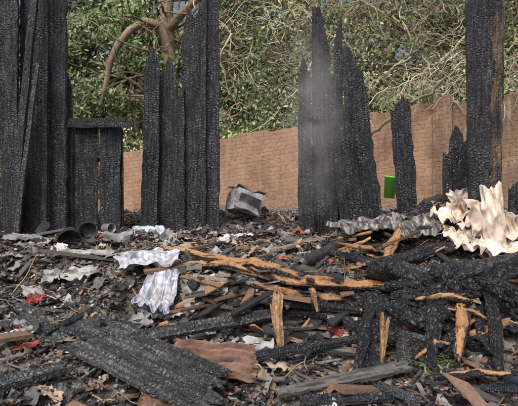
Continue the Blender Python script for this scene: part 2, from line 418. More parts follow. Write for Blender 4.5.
P=np.array([A(366,138,9.7),A(385,122,9.5),A(405,106,9.4),A(430,92,9.5),A(455,70,9.8)]);P=np.array([[np.interp(t,range(5),P[:,k]) for k in range(3)] for t in np.linspace(0,4,20)])+rng.normal(0,.02,(20,3));paths.append((P,np.linspace(.055,.03,20)));cols.append(tp[2]*.5)
tubes('dry_vines',paths,M_twig,cols,4,e)
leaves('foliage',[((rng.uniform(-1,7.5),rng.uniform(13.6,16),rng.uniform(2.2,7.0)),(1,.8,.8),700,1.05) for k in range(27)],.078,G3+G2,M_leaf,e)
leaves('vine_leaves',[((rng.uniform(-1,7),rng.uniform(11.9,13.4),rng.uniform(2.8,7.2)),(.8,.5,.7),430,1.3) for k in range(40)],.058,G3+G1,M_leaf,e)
e=empty('leafy_tree')
paths=[(np.array([(9,14,.2),(9.1,14,4),(9,14,8)]),[.28,.2,.1])]
for k in range(14): branching((9,14,rng.uniform(2.5,6)),(rng.normal(),rng.normal()*.6,.4),2.2,.05,1,paths)
tubes('wood',paths,M_bark,parent=e)
leaves('foliage',[((rng.uniform(6.5,12),rng.uniform(13,17),rng.uniform(2.5,8)),(1.1,.9,.9),900,1) for k in range(16)],.11,G1+G3,M_leaf,e)
leaves('shrub_undergrowth',[((x,wall_y(x)+1.6+rng.uniform(0,1.2),1.9+.13*x+rng.uniform(-.3,.9)),(.8,.5,.55),800,1) for x in np.linspace(-8,8,36)],.06,G1+G3,M_leaf)
leaves('distant_tree_mass',[((rng.uniform(-22,22),rng.uniform(20,26),11*rng.uniform(.1,1)**1.5),(2.4,1.8,1.4),360,2.6) for k in range(62)],.28,G2+G1,M_leaf)
paths=[(walk((x,rng.uniform(20,25),.5),(rng.normal()*.1,0,1),10,8,.06),np.linspace(.3,.12,9)) for x in np.linspace(-22,22,16)]
tubes('distant_tree_trunks',paths,M_bark)

# ---------------------------------------------------------------- debris scatter
def rots(n,tilt):
    a=rng.uniform(0,2*math.pi,n);b=rng.normal(0,tilt,n);c=rng.normal(0,tilt,n)
    Rz=np.zeros((n,3,3));Rz[:,0,0]=np.cos(a);Rz[:,0,1]=-np.sin(a);Rz[:,1,0]=np.sin(a);Rz[:,1,1]=np.cos(a);Rz[:,2,2]=1
    Ry=np.zeros((n,3,3));Ry[:,0,0]=np.cos(b);Ry[:,0,2]=np.sin(b);Ry[:,2,0]=-np.sin(b);Ry[:,2,2]=np.cos(b);Ry[:,1,1]=1
    Rx=np.zeros((n,3,3));Rx[:,1,1]=np.cos(c);Rx[:,1,2]=-np.sin(c);Rx[:,2,1]=np.sin(c);Rx[:,2,2]=np.cos(c);Rx[:,0,0]=1
    return Rz@Ry@Rx
def spots(n,y0=2.5,y1=8.8,xs=.75):
    y=y0+(y1-y0)*rng.uniform(0,1,n)**1.1
    x=rng.uniform(-1,1,n)*(xs*y+.6)
    return x,y
def pick(pal,n,var=.3):
    p=np.array([c for c,_ in pal]);w=np.array([w for _,w in pal],float);w/=w.sum()
    return p[rng.choice(len(p),n,p=w)]*rng.uniform(1-var,1+var,(n,1))
CH=[((.020,.020,.023),3.8),((.05,.05,.056),3.5),((.125,.122,.12),3),((.26,.25,.235),1.7),((.22,.145,.10),2.2),((.27,.155,.11),1.1),((.42,.29,.17),.7)]
M_deb=mat_attr('burnt_debris',.65,45,.45,.6)
def chips(name,n,lr,wr,tr,pal,tilt=.3,lift=.02,sp=None,jit=.16):
    x,y=sp if sp else spots(n)
    L=lr[0]+(lr[1]-lr[0])*rng.uniform(0,1,n)**2;W=rng.uniform(*wr,n);T=rng.uniform(*tr,n)
    sec=np.array([-.5,-.15,.2,.5]);base=np.array([(s,a,b) for s in sec for a,b in((-.5,-.5),(.5,-.5),(.5,.5),(-.5,.5))])
    J=rng.uniform(-jit,jit,(n,16,3));J[:,[3,7,11,15],:2]=J[:,[0,4,8,12],:2];J[:,[2,6,10,14],:2]=J[:,[1,5,9,13],:2]
    V=np.repeat(base[None],n,0)+J*np.array([1.2,1,.6])
    V[:,:,0]*=L[:,None];V[:,:,1]*=W[:,None];V[:,:,2]*=T[:,None]
    V=np.einsum('nij,nkj->nki',rots(n,tilt),V)
    z=hf(x,y)+lift*rng.uniform(-.3,1.6,n)
    V+=np.stack([x,y,z],1)[:,None]
    f=[(0,3,2,1),(12,13,14,15)]
    for s in(0,4,8):
        for k in range(4): f.append((s+k,s+(k+1)%4,s+4+(k+1)%4,s+4+k))
    f=np.array(f);Fs=(f[None]+(np.arange(n)*16)[:,None,None]).reshape(-1,4)
    C=np.repeat(pick(pal,n)[:,None],16,1)
    burnt=rng.random(n)<.4;C[burnt,8:]=C[burnt,8:]*.25+.01
    return mk(name,V.reshape(-1,3),Fs,M_deb,col=C.reshape(-1,3))
chips('charred_wood_debris',4400,(.03,.26),(.012,.06),(.003,.014),CH,.25,.035,jit=.22)
chips('charred_wood_debris',90,(.35,.95),(.04,.12),(.012,.035),CH,.15,.07)
chips('ash_flakes',34000,(.01,.055),(.008,.035),(.003,.014),CH[:6]+[((.42,.41,.39),1.8)],.45,.03,jit=.24)
TN=[((.54,.30,.13),3),((.42,.22,.10),2),((.56,.42,.26),1),((.05,.04,.035),2)]
n=80;chips('splintered_wood_offcuts',n,(.08,.4),(.015,.05),(.008,.02),TN,.3,.08,(rng.uniform(-1.2,3.2,n),rng.uniform(4.0,6.2,n)))
n=100;chips('splintered_wood_offcuts',n,(.05,.22),(.012,.04),(.006,.015),TN,.3,.06)
n=55;chips('splintered_wood_offcuts',n,(.15,.55),(.02,.06),(.012,.03),TN,.35,.14,(rng.uniform(.9,3.2,n),rng.uniform(4.1,5.7,n)),jit=.25)
n=130;chips('collapsed_floor_boards',n,(.3,.95),(.05,.13),(.012,.03),CH,.2,.02,(rng.uniform(-.8,1.4,n),4.62+rng.uniform(-.25,.2,n)))
def ico(sub):
    bm=bmesh.new();bmesh.ops.create_icosphere(bm,subdivisions=sub,radius=1);a=np.array([v.co[:] for v in bm.verts]);b=np.array([[v.index for v in f.verts] for f in bm.faces]);bm.free();return a,b
I2=ico(2);I4=ico(4)
def lumps(name,n,sr,pal,sp=None,flat=.6,I=I2,mat=None,oc=3,amp=.55,smooth=False,stretch=1.):
    iv,iff=I
    x,y=sp if sp else spots(n);S=sr[0]+(sr[1]-sr[0])*rng.uniform(0,1,n)**2.0
    V=np.repeat(iv[None],n,0)
    off=rng.uniform(0,100,n)
    d=1+amp*fbm(V[:,:,0]*1.7+off[:,None],V[:,:,1]*1.7+V[:,:,2]*1.3+off[:,None],3,oc)
    if oc>3: d=d-.22*np.abs(fbm(V[:,:,0]*3+V[:,:,2]*2+off[:,None],V[:,:,1]*3-V[:,:,2]*2+off[:,None],7,3))*2
    V=V*d[...,None]*S[:,None,None]*np.array([stretch,1,flat])*rng.uniform(.6,1.3,(n,1,3))
    V=np.einsum('nij,nkj->nki',rots(n,.5),V)+np.stack([x,y,hf(x,y)+S*.1],1)[:,None]
    Fs=(iff[None]+(np.arange(n)*len(iv))[:,None,None]).reshape(-1,3)
    return mk(name,V.reshape(-1,3),Fs,mat or M_deb,col=np.repeat(pick(pal,n),len(iv),axis=0),smooth=smooth)
LP=[((.022,.022,.026),3.5),((.07,.07,.075),3),((.17,.16,.15),2),((.36,.35,.33),.9),((.25,.15,.11),1)]
lumps('charcoal_rubble',3200,(.010,.065),LP)
n=42;lumps('charred_timber_heap',n,(.08,.20),LP[:1],(rng.normal(1.75,.38,n),rng.normal(4.30,.2,n)),.6,I4,M_lump,5,.9,True,1.9)
n=26;lumps('charred_timber_heap',n,(.07,.18),LP[:1],(rng.normal(2.35,.45,n),rng.normal(5.5,.35,n)),.5,I4,M_lump,5,.9,True,1.9)
M_scrap=mat_attr('crumpled_scrap',.65,25,.4,.45)
def scraps(name,n,sr,pal,sp=None,lift=.03,k=9,cr=.3):
    x,y=sp if sp else spots(n)
    g=np.linspace(-.5,.5,k);gx,gy=np.meshgrid(g,g,indexing='ij');gx=gx.ravel();gy=gy.ravel()
    off=rng.uniform(0,99,n)[:,None]
    zz=cr*(np.abs(fbm(gx[None]*3+off,gy[None]*3+off,4,3))*1.6)
    ex=.2*fbm(gx[None]*4+off,gy[None]*4-off,8,2);ey=.2*fbm(gx[None]*4-off,gy[None]*4+off,9,2)
    S=sr[0]+(sr[1]-sr[0])*rng.uniform(0,1,n)**1.8
    V=np.stack([gx[None]+ex,(gy[None]+ey)*rng.uniform(.4,1,(n,1)),zz],-1)*S[:,None,None]
    V=np.einsum('nij,nkj->nki',rots(n,.4),V)+np.stack([x,y,hf(x,y)+lift],1)[:,None]
    f=gridF(k,k);Fs=(f[None]+(np.arange(n)*k*k)[:,None,None]).reshape(-1,4)
    return mk(name,V.reshape(-1,3),Fs,M_scrap,col=np.repeat(pick(pal,n),k*k,axis=0),smooth=True)
SC=[((.04,.04,.043),3),((.14,.14,.14),3),((.30,.30,.295),2.),((.48,.48,.49),.8),((.36,.28,.21),1.5),((.27,.165,.12),1.2),((.14,.19,.27),.5),((.5,.09,.07),.16),((.50,.38,.30),.5)]
scraps('scrap_litter',1250,(.04,.22),SC)
n=460;scraps('scrap_litter',n,(.05,.24),[((.50,.50,.51),.9),((.34,.35,.36),2.),((.22,.21,.20),2.5),((.06,.06,.06),2.4),((.38,.31,.24),1.4)],(rng.uniform(-3.4,.2,n),rng.uniform(3.7,6.9,n)))
paths=[];cols=[]
sp_=np.array([(.02,.02,.022),(.11,.105,.10),(.26,.2,.14),(.38,.28,.18),(.34,.34,.34)])
x,y=spots(460)
for k in range(460):
    L=rng.uniform(.15,.7);a=rng.uniform(0,6.28);P=walk((x[k],y[k],0),(math.cos(a),math.sin(a),0),L,8,.16 if k%4 else .4)
    P[:,2]=hf(P[:,0],P[:,1])+.03+np.linspace(0,rng.uniform(-.02,.10),9)
    r=rng.uniform(.004,.010) if k%4 else .003;paths.append((P,np.linspace(r,r*.6,9)));cols.append(sp_[rng.integers(0,4)] if k%4 else sp_[rng.integers(0,2)*4])
tubes('burnt_sticks_and_wire',paths,M_twig,cols,5)

# ---------------------------------------------------------------- draped sheets/cloths
def drape(name,c,lx,ly,rot,mat,lift=.04,amp=.05,fs=2.,seed=1,n=90,shape=.25,parent=None,ridx=1.0,fine=.012,sharp=2.4):
    g=np.linspace(-.5,.5,n);a,b=np.meshgrid(g,g,indexing='ij')
    ex=a*lx*(1+shape*fbm(b*3+seed,a*0+seed,seed,3))+.03*fbm(a*5,b*5,seed+1,2);ey=b*ly*(1+shape*fbm(a*3+seed,b*0,seed+2,3))+.03*fbm(a*5,b*5,seed+5,2)
    cc,s=math.cos(rot),math.sin(rot);X=c.x+ex*cc-ey*s;Y=c.y+ex*s+ey*cc
    wx=.35*fbm(a*2.5+seed,b*2.5,seed+6,2);wy=.35*fbm(a*2.5,b*2.5+seed,seed+7,2)
    r=1-np.sqrt(fbm(a*fs*ridx*2+seed+wx*3,b*fs/ridx*2+seed+wy*3,seed+3,2)**2+.004)*sharp
    zz=hf(X,Y)*.6+.4*c.z+lift+amp*r+fine*fbm(a*14,b*14,seed+4,2)
    o=mk(name,np.stack([X,Y,zz],-1).reshape(-1,3),gridF(n,n),mat,smooth=True,parent=parent)
    uv=o.data.uv_layers.new(name='UVMap');li=np.zeros(len(o.data.loops),np.int32);o.data.loops.foreach_get('vertex_index',li)
    UV=np.stack([(a*lx).ravel(),(b*ly).ravel()],1)[li];uv.data.foreach_set('uv',UV.astype(np.float32).ravel())
    m=o.modifiers.new('thick','SOLIDIFY');m.thickness=.004
    return o
def mat_cloth():
    q=N('checked_cloth');tc=q.n('ShaderNodeTexCoord');u=tc.outputs['UV'];sp=q.n('ShaderNodeSeparateXYZ');q.l(u,sp.inputs[0])
    sx=q.ramp(q.math('SINE',q.math('MULTIPLY',sp.outputs[0],105.)),[(.2,0.),(.5,1.)]);sy=q.ramp(q.math('SINE',q.math('MULTIPLY',sp.outputs[1],105.)),[(.2,0.),(.5,1.)])
    f=q.math('MULTIPLY',q.math('ADD',sx,sy),.42)
    c=q.mix(f,(.54,.55,.60),(.20,.25,.37))
    c=q.mix(q.ramp(q.noise(u,6,5),[(.46,0.),(.66,.85)]),c,(.2,.185,.17))
    q.l(c,q.b.inputs['Base Color']);q.b.inputs['Roughness'].default_value=.9;q.bump(q.noise(u,30,4),.3,.01);return q.m
M_cloth=mat_cloth()
e=empty('crumpled_checked_cloth')
drape('spread_part',G(148,266),.66,.62,.3,M_cloth,.08,.075,1.8,3,parent=e,fine=.012)
drape('trailing_part',G(160,298),.28,.6,-.15,M_cloth,.09,.06,1.8,8,parent=e,ridx=1.5,fine=.012)
drape('rolled_end',G(152,318),.24,.2,.3,M_cloth,.07,.05,1.8,28,parent=e,fine=.012)
M_white=mat_plain('white_plastic',(.45,.47,.5),(.66,.67,.69),5,.45,soot=.6)
M_grey=mat_plain('grey_sheet_metal',(.20,.21,.22),(.42,.43,.44),5,.5,.2,soot=.85)
M_dark=mat_plain('sooty_metal',(.02,.02,.022),(.12,.12,.125),7,.45,.4)
M_red=mat_plain('red_cloth',(.30,.03,.03),(.45,.1,.08),9,.8,soot=.7)
M_green=mat_plain('green_plastic',(.15,.55,.06),(.25,.68,.12),4,.4,soot=.2)
drape('blue_white_plastic_bag',G(150,240),.36,.32,.4,mat_plain('bag_plastic',(.34,.40,.46),(.55,.59,.63),5,.4,soot=.4),.10,.11,1.5,11)
drape('red_rag',G(36,306),.14,.16,.4,M_red,.07,.04,1.5,13)
drape('white_paper_scrap',G(243,238),.22,.12,.2,M_white,.05,.03,1.5,14)
drape('pale_ash_sheet',G(95,256),.85,.22,-.1,mat_plain('ashy_fabric',(.2,.2,.2),(.42,.42,.41),8,.9,soot=.6),.05,.03,2,15)
drape('grey_rag',G(205,297),.4,.2,.2,mat_plain('grey_fabric',(.14,.14,.15),(.34,.34,.34),8,.9,soot=.6),.05,.04,2,16)
drape('grey_rag',G(25,240),.5,.2,.2,mat_plain('grey_fabric2',(.14,.14,.15),(.3,.3,.3),8,.9,soot=.6),.05,.04,2,17)
drape('pale_ash_sheet',G(70,280),.5,.3,.3,mat_plain('ashy_fabric2',(.26,.26,.26),(.44,.44,.44),8,.9,soot=.8),.05,.05,2,18)
def mat_stripe(name,cols,scl,rot,pos=(.42,.54,.68)):
    q=N(name);v=q.coord(rnd=False);w=q.n('ShaderNodeTexNoise');w.inputs['Scale'].default_value=5;q.l(v,w.inputs['Vector'])
    ad=q.n('ShaderNodeVectorMath');ad.operation='MULTIPLY_ADD';ad.inputs[1].default_value=(.12,.12,.12);q.l(w.outputs['Color'],ad.inputs[0]);q.l(v,ad.inputs[2])
    n1=q.noise(q.map(ad.outputs[0],scl,rot),1,4,.6);q.l(q.ramp(n1,list(zip(pos,cols))),q.b.inputs['Base Color']);q.b.inputs['Roughness'].default_value=.7
    q.bump(n1,1,.04);return q.m
M_stripe=mat_stripe('scorched_fibres',[(.03,.03,.032),(.16,.155,.15),(.46,.44,.41)],(26,5,3),(0,0,.5))
drape('scorched_fibre_mat',G(368,240),.66,.8,.6,M_stripe,.18,.06,1.5,21,ridx=1.8)
drape('scorched_fibre_mat',G(418,236),.5,.5,.2,M_stripe,.12,.05,1.5,22,ridx=1.6)

# peeled pale sheets (right)
M_pale=mat_plain('peeled_cream_sheeting',(.42,.31,.24),(.68,.59,.51),5,.6,0,.3,.012,(1,1,1),.34,.52,soot=.6)
def curl(name,p0,p1,w0,w1,curlr,mat,seed,face=(0,-1,0),parent=None):
    L=(p1-p0).length;n=50;s=np.linspace(-.5,.5,30)[:,None];f=np.linspace(0,1,n)[None,:]
    W=(w0+(w1-w0)*f)*(1+.25*fbm(f*3+seed,f*0+np.sign(s)*2,seed,3))
    fold=1-2.4*np.sqrt(fbm(s*3+f*1.5+seed,f*3-s+seed,seed+1,2)**2+.004)
    X=s*W+.06*fbm(f*2+seed,f*0,seed,2);Yy=curlr*((s*2)**2)*W*.7-.06*fold+.10*L*np.sin(f*3+seed)
    Zz=f*L+(.13*L*fbm(s*3+seed,s*0,seed+4,3))*f+0*s
    o=mk(name,np.stack([X+0*f,Yy+0*f,Zz],-1).reshape(-1,3),gridF(30,n),mat,smooth=True,parent=parent)
    m=o.modifiers.new('thick','SOLIDIFY');m.thickness=.005
    o.matrix_world=frame(p0,p1,face);return o
e=empty('crumpled_cream_sheeting')
for k,(ub,vb,ut,vt,w0,w1,fc) in enumerate([(466,226,456,190,.16,.24,(0,-1,.3)),(482,252,473,200,.14,.20,(.4,-1,.3)),(499,254,493,186,.20,.22,(-.4,-1,.3)),(500,205,508,165,.10,.05,(-.5,-1,.2)),(474,210,450,192,.10,.13,(0,-.6,.8)),(508,256,514,214,.14,.18,(-.1,-1,.5)),(458,254,480,220,.12,.16,(0,-.7,.7))]):
    p0=G(ub,vb,0);p1=A(ut,vt,p0.y+.08);curl('sheet_%d'%(k+1),p0,p1,w0,w1,.4,M_pale,k+1,fc,e)
for k,(u,v,lx,ly,r) in enumerate([(466,250,.36,.4,.3),(498,262,.38,.36,-.3),(450,226,.3,.3,.5),(512,244,.3,.4,.2),(482,238,.34,.4,.8)]):
    drape('fallen_sheet_%d'%(k+1),G(u,v),lx,ly,r,M_pale,.12,.09,1.4,40+k,parent=e,fine=.014)

# ---------------------------------------------------------------- logs & beams
def log(name,pts,rad,mat,seed=1,sides=18,flat=.75,parent=None,rough=1.,wav=1.):
    P=np.array([tuple(p) for p in pts]);d=np.r_[0,np.cumsum(np.linalg.norm(np.diff(P,axis=0),axis=1))];L=d[-1];n=max(12,int(L/.015))
    t=np.linspace(0,L,n);P=np.stack([np.interp(t,d,P[:,k]) for k in range(3)],1);R=np.interp(t,d,rad)
    P[:,2]+=.02*wav*fbm(t*4+seed,t*0,seed);P[:,1]+=.04*wav*fbm(t*3+seed,t*0,seed+4)
    M=frame(Vector(P[0]),Vector(P[-1]),(0,-.4,1));Mi=np.array(M.inverted())
    Lc=(np.c_[P,np.ones(n)]@Mi.T)[:,:3]
    th=np.linspace(0,2*math.pi,sides,endpoint=False)[None,:]
    rr=R[:,None]*(1+rough*(.35*fbm(np.cos(th)*1.6+t[:,None]*1.6+seed,np.sin(th)*1.6+t[:,None]*.6,seed,4)+.30*fbm(np.cos(th)*3+9,np.sin(th)*3+t[:,None]*5,seed+2,4)))
    endk=np.minimum(1,np.minimum(t+.01,L-t+.01)/.05)[:,None]**.6;rr=rr*endk
    V=np.stack([Lc[:,0:1]+rr*np.cos(th),Lc[:,1:2]+rr*np.sin(th)*flat,Lc[:,2:3]+0*th],-1).reshape(-1,3)
    i=(np.arange(n-1)[:,None]*sides+np.arange(sides)[None]).ravel();j=(np.arange(n-1)[:,None]*sides+((np.arange(sides)+1)%sides)[None]).ravel()
    o=mk(name,V,np.stack([i,j,j+sides,i+sides],1),mat,smooth=True,parent=parent);o.matrix_world=M;return o
def GL(pts,lift): return [G(u,v,lift) for u,v in pts]
def mat_beamtop():
    q=N('beam_exposed_wood');v=q.coord()
    wd=q.mix(q.noise(q.map(v,(40,40,3)),1,4),(.16,.065,.028),(.62,.35,.16))
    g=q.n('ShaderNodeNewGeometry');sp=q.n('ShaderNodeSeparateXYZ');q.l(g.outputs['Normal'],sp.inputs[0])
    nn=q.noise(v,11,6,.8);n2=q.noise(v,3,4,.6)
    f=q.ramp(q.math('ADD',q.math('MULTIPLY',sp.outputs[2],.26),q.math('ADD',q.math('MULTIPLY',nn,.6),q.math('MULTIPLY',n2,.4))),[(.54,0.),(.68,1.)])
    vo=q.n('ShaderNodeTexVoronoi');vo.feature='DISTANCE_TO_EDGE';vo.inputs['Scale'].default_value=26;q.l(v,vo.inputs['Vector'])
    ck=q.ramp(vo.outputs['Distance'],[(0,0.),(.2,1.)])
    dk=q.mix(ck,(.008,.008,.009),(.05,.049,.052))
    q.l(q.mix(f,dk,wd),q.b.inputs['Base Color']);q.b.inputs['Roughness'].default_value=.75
    q.bump(q.math('ADD',q.math('ADD',q.noise(q.map(v,(50,50,4)),1,4),q.noise(v,40,3)),q.math('MULTIPLY',q.math('MULTIPLY',ck,q.math('SUBTRACT',1.,f)),.8)),.9,.02);return q.m
M_bt=mat_beamtop()
log('fallen_burnt_beam',GL([(163,247),(220,258),(270,271),(330,284),(382,288),(410,280)],.13),[.035,.06,.08,.07,.065,.05],M_bt,3,sides=36,rough=1.7,wav=2.)
log('fallen_burnt_beam',GL([(185,262),(228,266),(262,276)],.10),[.02,.05,.03],M_bt,4,rough=1.6,wav=1.6,sides=26)
log('fallen_burnt_beam',GL([(250,284),(290,294),(345,300)],.12),[.03,.05,.03],M_bt,14,rough=1.6,sides=26)
log('charred_log',GL([(355,306),(400,290),(460,276),(530,262)],.16),[.06,.10,.12,.13],M_lump,5,sides=36,rough=1.2)
log('charred_log',GL([(368,268),(420,254),(470,242)],.12),[.05,.085,.05],M_lump,6,sides=28)
log('charred_log',GL([(330,252),(370,262),(420,270),(470,262)],.10),[.03,.05,.05,.04],M_char,16)
log('fallen_burnt_beam',GL([(384,268),(392,245),(402,224)],.14),[.03,.055,.025],M_bt,8,rough=1.4)
log('fallen_burnt_beam',GL([(484,294),(505,286),(532,280)],.18),[.03,.07,.07],M_bt,9,rough=1.4)
log('fallen_burnt_beam',GL([(415,300),(440,296),(470,300)],.18),[.025,.05,.03],M_bt,19,rough=1.5)
log('charred_drain_pipe',GL([(300,264),(322,253),(343,243)],.09),[.055,.055,.055],M_dark,10,flat=1,rough=.15)
log('charred_log',GL([(396,228),(425,206),(442,196)],.1),[.05,.08,.06],M_char,11)
for k in range(34):
    u=rng.uniform(360,520);v=rng.uniform(215,390);a=rng.uniform(-1,1)*1.1;Ls=rng.uniform(25,75)
    p0=G(u,v,.10);p1=G(min(530,u+Ls*math.cos(a)),v+Ls*.6*math.sin(a)-5,.15)
    if (p1-p0).length>1.1 or (p1-p0).length<.1: continue
    if k%3: board('charred_beam' if k%2 else 'charred_lath',p0,p1,rng.uniform(.03,.09),rng.uniform(.02,.07),.02,(M_char,M_charlite,M_char,M_tan,M_char)[k%5],face=(rng.normal()*.2,-.5,1),jag=.04)
    else: log('charred_branch',[p0,(p0+p1)/2+Vector((0,0,rng.uniform(.0,.08))),p1],[.012,.028,.015],(M_char,M_bt)[k%2],k,sides=12)
for k in range(15):
    u=372+k*9.5+rng.uniform(-4,4);p1=G(u,288+rng.uniform(-8,14),.10);p0=G(u+rng.uniform(-25,18),365+rng.uniform(-25,20),.08)
    if k%3==0: log('charred_branch',[p0,(p0+p1)/2+Vector((0,-.03,.05)),p1],[.02,.05,.04],M_bt if k%2 else M_lump,k+50,sides=20,rough=1.5)
    else: board('charred_slumped_board',p0,p1,rng.uniform(.06,.13),rng.uniform(.05,.11),.022,(M_char,M_lump,M_charlite,M_char)[k%4],face=(rng.normal()*.3,-1,.7),top=[(0,rng.uniform(0,.12)),(1,rng.uniform(0,.12))],bot=[(0,.05),(1,.0)],jag=.09,rough=.014,bend=rng.uniform(-.03,.03))
UPF=(0,-.35,1)
e=empty('charred_wall_panel')
p0=G(28,306,.10);p1=G(232,404,.10);ax=(p1-p0).normalized();side=Vector((0,0,1)).cross(ax).normalized()
for k in range(4):
    o_=side*(-.20+.135*k);dl=[.0,.12,-.06,.05][k]
    board('plank_%d'%(k+1),p0+o_-ax*dl,p1+o_+ax*(.1-.08*k)+Vector((0,0,.012*k)),.13,.125,.03,M_charlite,e,face=(.05+.08*(k%2),-.25,1),top=[(0,0),(1,.1)],bot=[(0,.0),(.5,.06),(1,.1)],rough=.013,res=.015,jag=.08)
board('cross_batten',p0+ax*.5+side*.28+Vector((0,0,.03)),p0+ax*.62-side*.28+Vector((0,0,.03)),.06,.055,.03,M_char,e,face=(0,-.25,1))
def gb(name,a,b,w0,w1,t,mat,lift=.1,face=UPF,**k): return board(name,G(a[0],a[1],lift),G(b[0],b[1],lift),w0,w1,t,mat,face=face,**k)
gb('charred_beam',(128,340),(276,314),.09,.11,.05,M_charlite,.14,(0,-.8,1),rough=.012)
gb('charred_beam',(-8,388),(68,366),.08,.09,.05,M_charlite)
gb('charred_beam',(60,330),(165,358),.06,.05,.04,M_char,.08)
M_grw=mat_plain('weathered_grey_wood',(.04,.039,.038),(.18,.175,.165),5,.8,0,.7,.012,(8,8,.5),soot=.9)
gb('weathered_board',(276,392),(415,366),.07,.10,.025,M_grw,.09,rough=.014,jag=.12)
gb('weathered_board',(378,384),(424,404),.07,.05,.025,M_charlite,rough=.012)
gb('weathered_board',(300,347),(372,354),.07,.06,.025,M_grw,rough=.012)
gb('charred_beam',(195,300),(345,318),.06,.06,.04,M_char,.12)
gb('charred_beam',(255,356),(392,332),.07,.05,.04,M_char,.12,rough=.012)
gb('charred_beam',(270,300),(372,312),.09,.06,.05,M_char,.16)
gb('charred_beam',(300,402),(395,396),.08,.06,.03,M_char,.08,rough=.012)
board('splintered_stake',A(281,374,4.05),A(276,286,4.28),.025,.13,.05,M_tan2,top=[(0,.05),(1,0)],rough=.014,jag=.09)
board('splintered_stake',A(384,363,3.70),A(387,312,3.80),.02,.08,.04,M_tan2,rough=.014,jag=.07)
board('splintered_stake',A(318,312,4.3),A(312,286,4.4),.02,.06,.03,M_tan,rough=.01)
# corrugated sheet
def corr(name,c,lx,ly,rot,tilt,mat,rib=.07,amp=.013):
    nu,nv=80,120;a=np.linspace(-.5,.5,nu)[:,None]*lx;b=np.linspace(-.5,.5,nv)[None,:]*ly
    edge=.16*fbm(b*9,b*0,3,4)*(a/lx*2)**3;z=amp*np.sin(b/rib*2*math.pi)+.05*fbm(a*2.5,b*2,5,3)+.008*fbm(a*14,b*14,6,2)
    V=np.stack([a+edge,b+0*a+.05*fbm(a*5,a*0,6,4),z],-1).reshape(-1,3)
    o=mk(name,V,gridF(nu,nv),mat,smooth=True);m=o.modifiers.new('t','SOLIDIFY');m.thickness=.006
    o.matrix_world=Matrix.Translation(c)@Matrix.Rotation(rot,4,'Z')@Matrix.Rotation(tilt,4,'X')@Matrix.Rotation(.06,4,'Y');return o
M_rust=mat_plain('red_brown_roof_sheet',(.10,.06,.046),(.25,.15,.11),7,.85,0,.5,.012,(1,2,1),soot=.95)
corr('corrugated_roof_sheet',G(212,358,.14),.74,.32,-.1,.45,M_rust,rib=.065,amp=.02)
corr('corrugated_roof_sheet',G(155,400,.10),.26,.2,.3,.2,M_rust)
n=110;c_=G(212,362,.1);chips('rubble_on_roof_sheet',n,(.04,.2),(.015,.05),(.004,.012),CH,.3,.09,(rng.normal(c_.x,.33,n),rng.normal(c_.y,.2,n)))

# pots, bucket
def lathe(name,prof,c,rot,mat,n=28,parent=None):
    th=np.linspace(0,2*math.pi,n+1)[:,None];r=np.array([p[0] for p in prof])[None];z=np.array([p[1] for p in prof])[None]
    dn=1+.05*np.sin(th*2+1)
    V=np.stack([r*np.cos(th)*dn,r*np.sin(th),z+0*th],-1).reshape(-1,3)
    o=mk(name,V,gridF(n+1,len(prof)),mat,smooth=True,parent=parent);o.location=c;o.rotation_euler=rot
    m=o.modifiers.new('t','SOLIDIFY');m.thickness=.004;return o
pot=[(.0,0),(.10,0),(.12,.02),(.125,.17),(.135,.175),(.135,.185)]
lathe('sooty_cooking_pot',pot,G(70,236,.14),(1.75,.3,.4),M_dark)
lathe('sooty_cooking_pot',[(a*.85,b*.85) for a,b in pot],G(90,231,.14),(1.45,-.5,.2),M_dark)
lathe('sooty_cooking_pot',[(a*.7,b*.9) for a,b in pot],G(50,236,.08),(.6,-.5,.2),M_dark)
lathe('paint_can',[(0,0),(.06,0),(.06,.14),(.065,.145)],G(105,228,.08),(1.5,.2,.9),M_grey)
def boxm(name,size,M,mat,parent=None,dent=.0,seed=1):
    bm=bmesh.new();bmesh.ops.create_cube(bm,size=1);bmesh.ops.subdivide_edges(bm,edges=bm.edges,cuts=8,use_grid_fill=True)
    for v in bm.verts:
        v.co=Vector((v.co.x*size[0],v.co.y*size[1],v.co.z*size[2]))
        n=mn.noise_vector(v.co*5+Vector((seed,seed,0)));v.co+=n*dent
    me=bpy.data.meshes.new(name);bm.to_mesh(me);bm.free();o=bpy.data.objects.new(name,me);scene.collection.objects.link(o);me.materials.append(mat)
    if parent:o.parent=parent
    o.matrix_world=M
    return o
e=empty('crushed_sheet_metal_appliance')
Mb=Matrix.Translation(A(245,203,7.5))@Matrix.Rotation(.35,4,'Z')@Matrix.Rotation(.35,4,'Y')@Matrix.Rotation(-.2,4,'X')
boxm('body',(.44,.34,.32),Mb,M_grey,parent=e,dent=.04)
boxm('open_door',(.40,.012,.22),Mb@Matrix.Translation((-.05,-.24,-.1))@Matrix.Rotation(-.9,4,'X'),M_grey,parent=e,dent=.03)
boxm('opening_shade_slab',(.34,.03,.19),Mb@Matrix.Translation((0,-.185,-.02)),M_dark,parent=e,dent=.02)  # solid dark slab, stands in for the shade inside the open body
boxm('top_rim',(.48,.37,.02),Mb@Matrix.Translation((0,0,.18)),M_grey,parent=e,dent=.05,seed=1)
boxm('crushed_grey_carton',(.32,.2,.12),Matrix.Translation(G(118,238,.05))@Matrix.Rotation(.2,4,'Z')@Matrix.Rotation(.15,4,'X'),M_grey,dent=.05,seed=5)
e=empty('green_plastic_bucket')
lathe('body',[(0,0),(.085,0),(.11,.34),(.122,.345),(.122,.37)],A(389,198,8.4),(0,.12,0),M_green,parent=e)
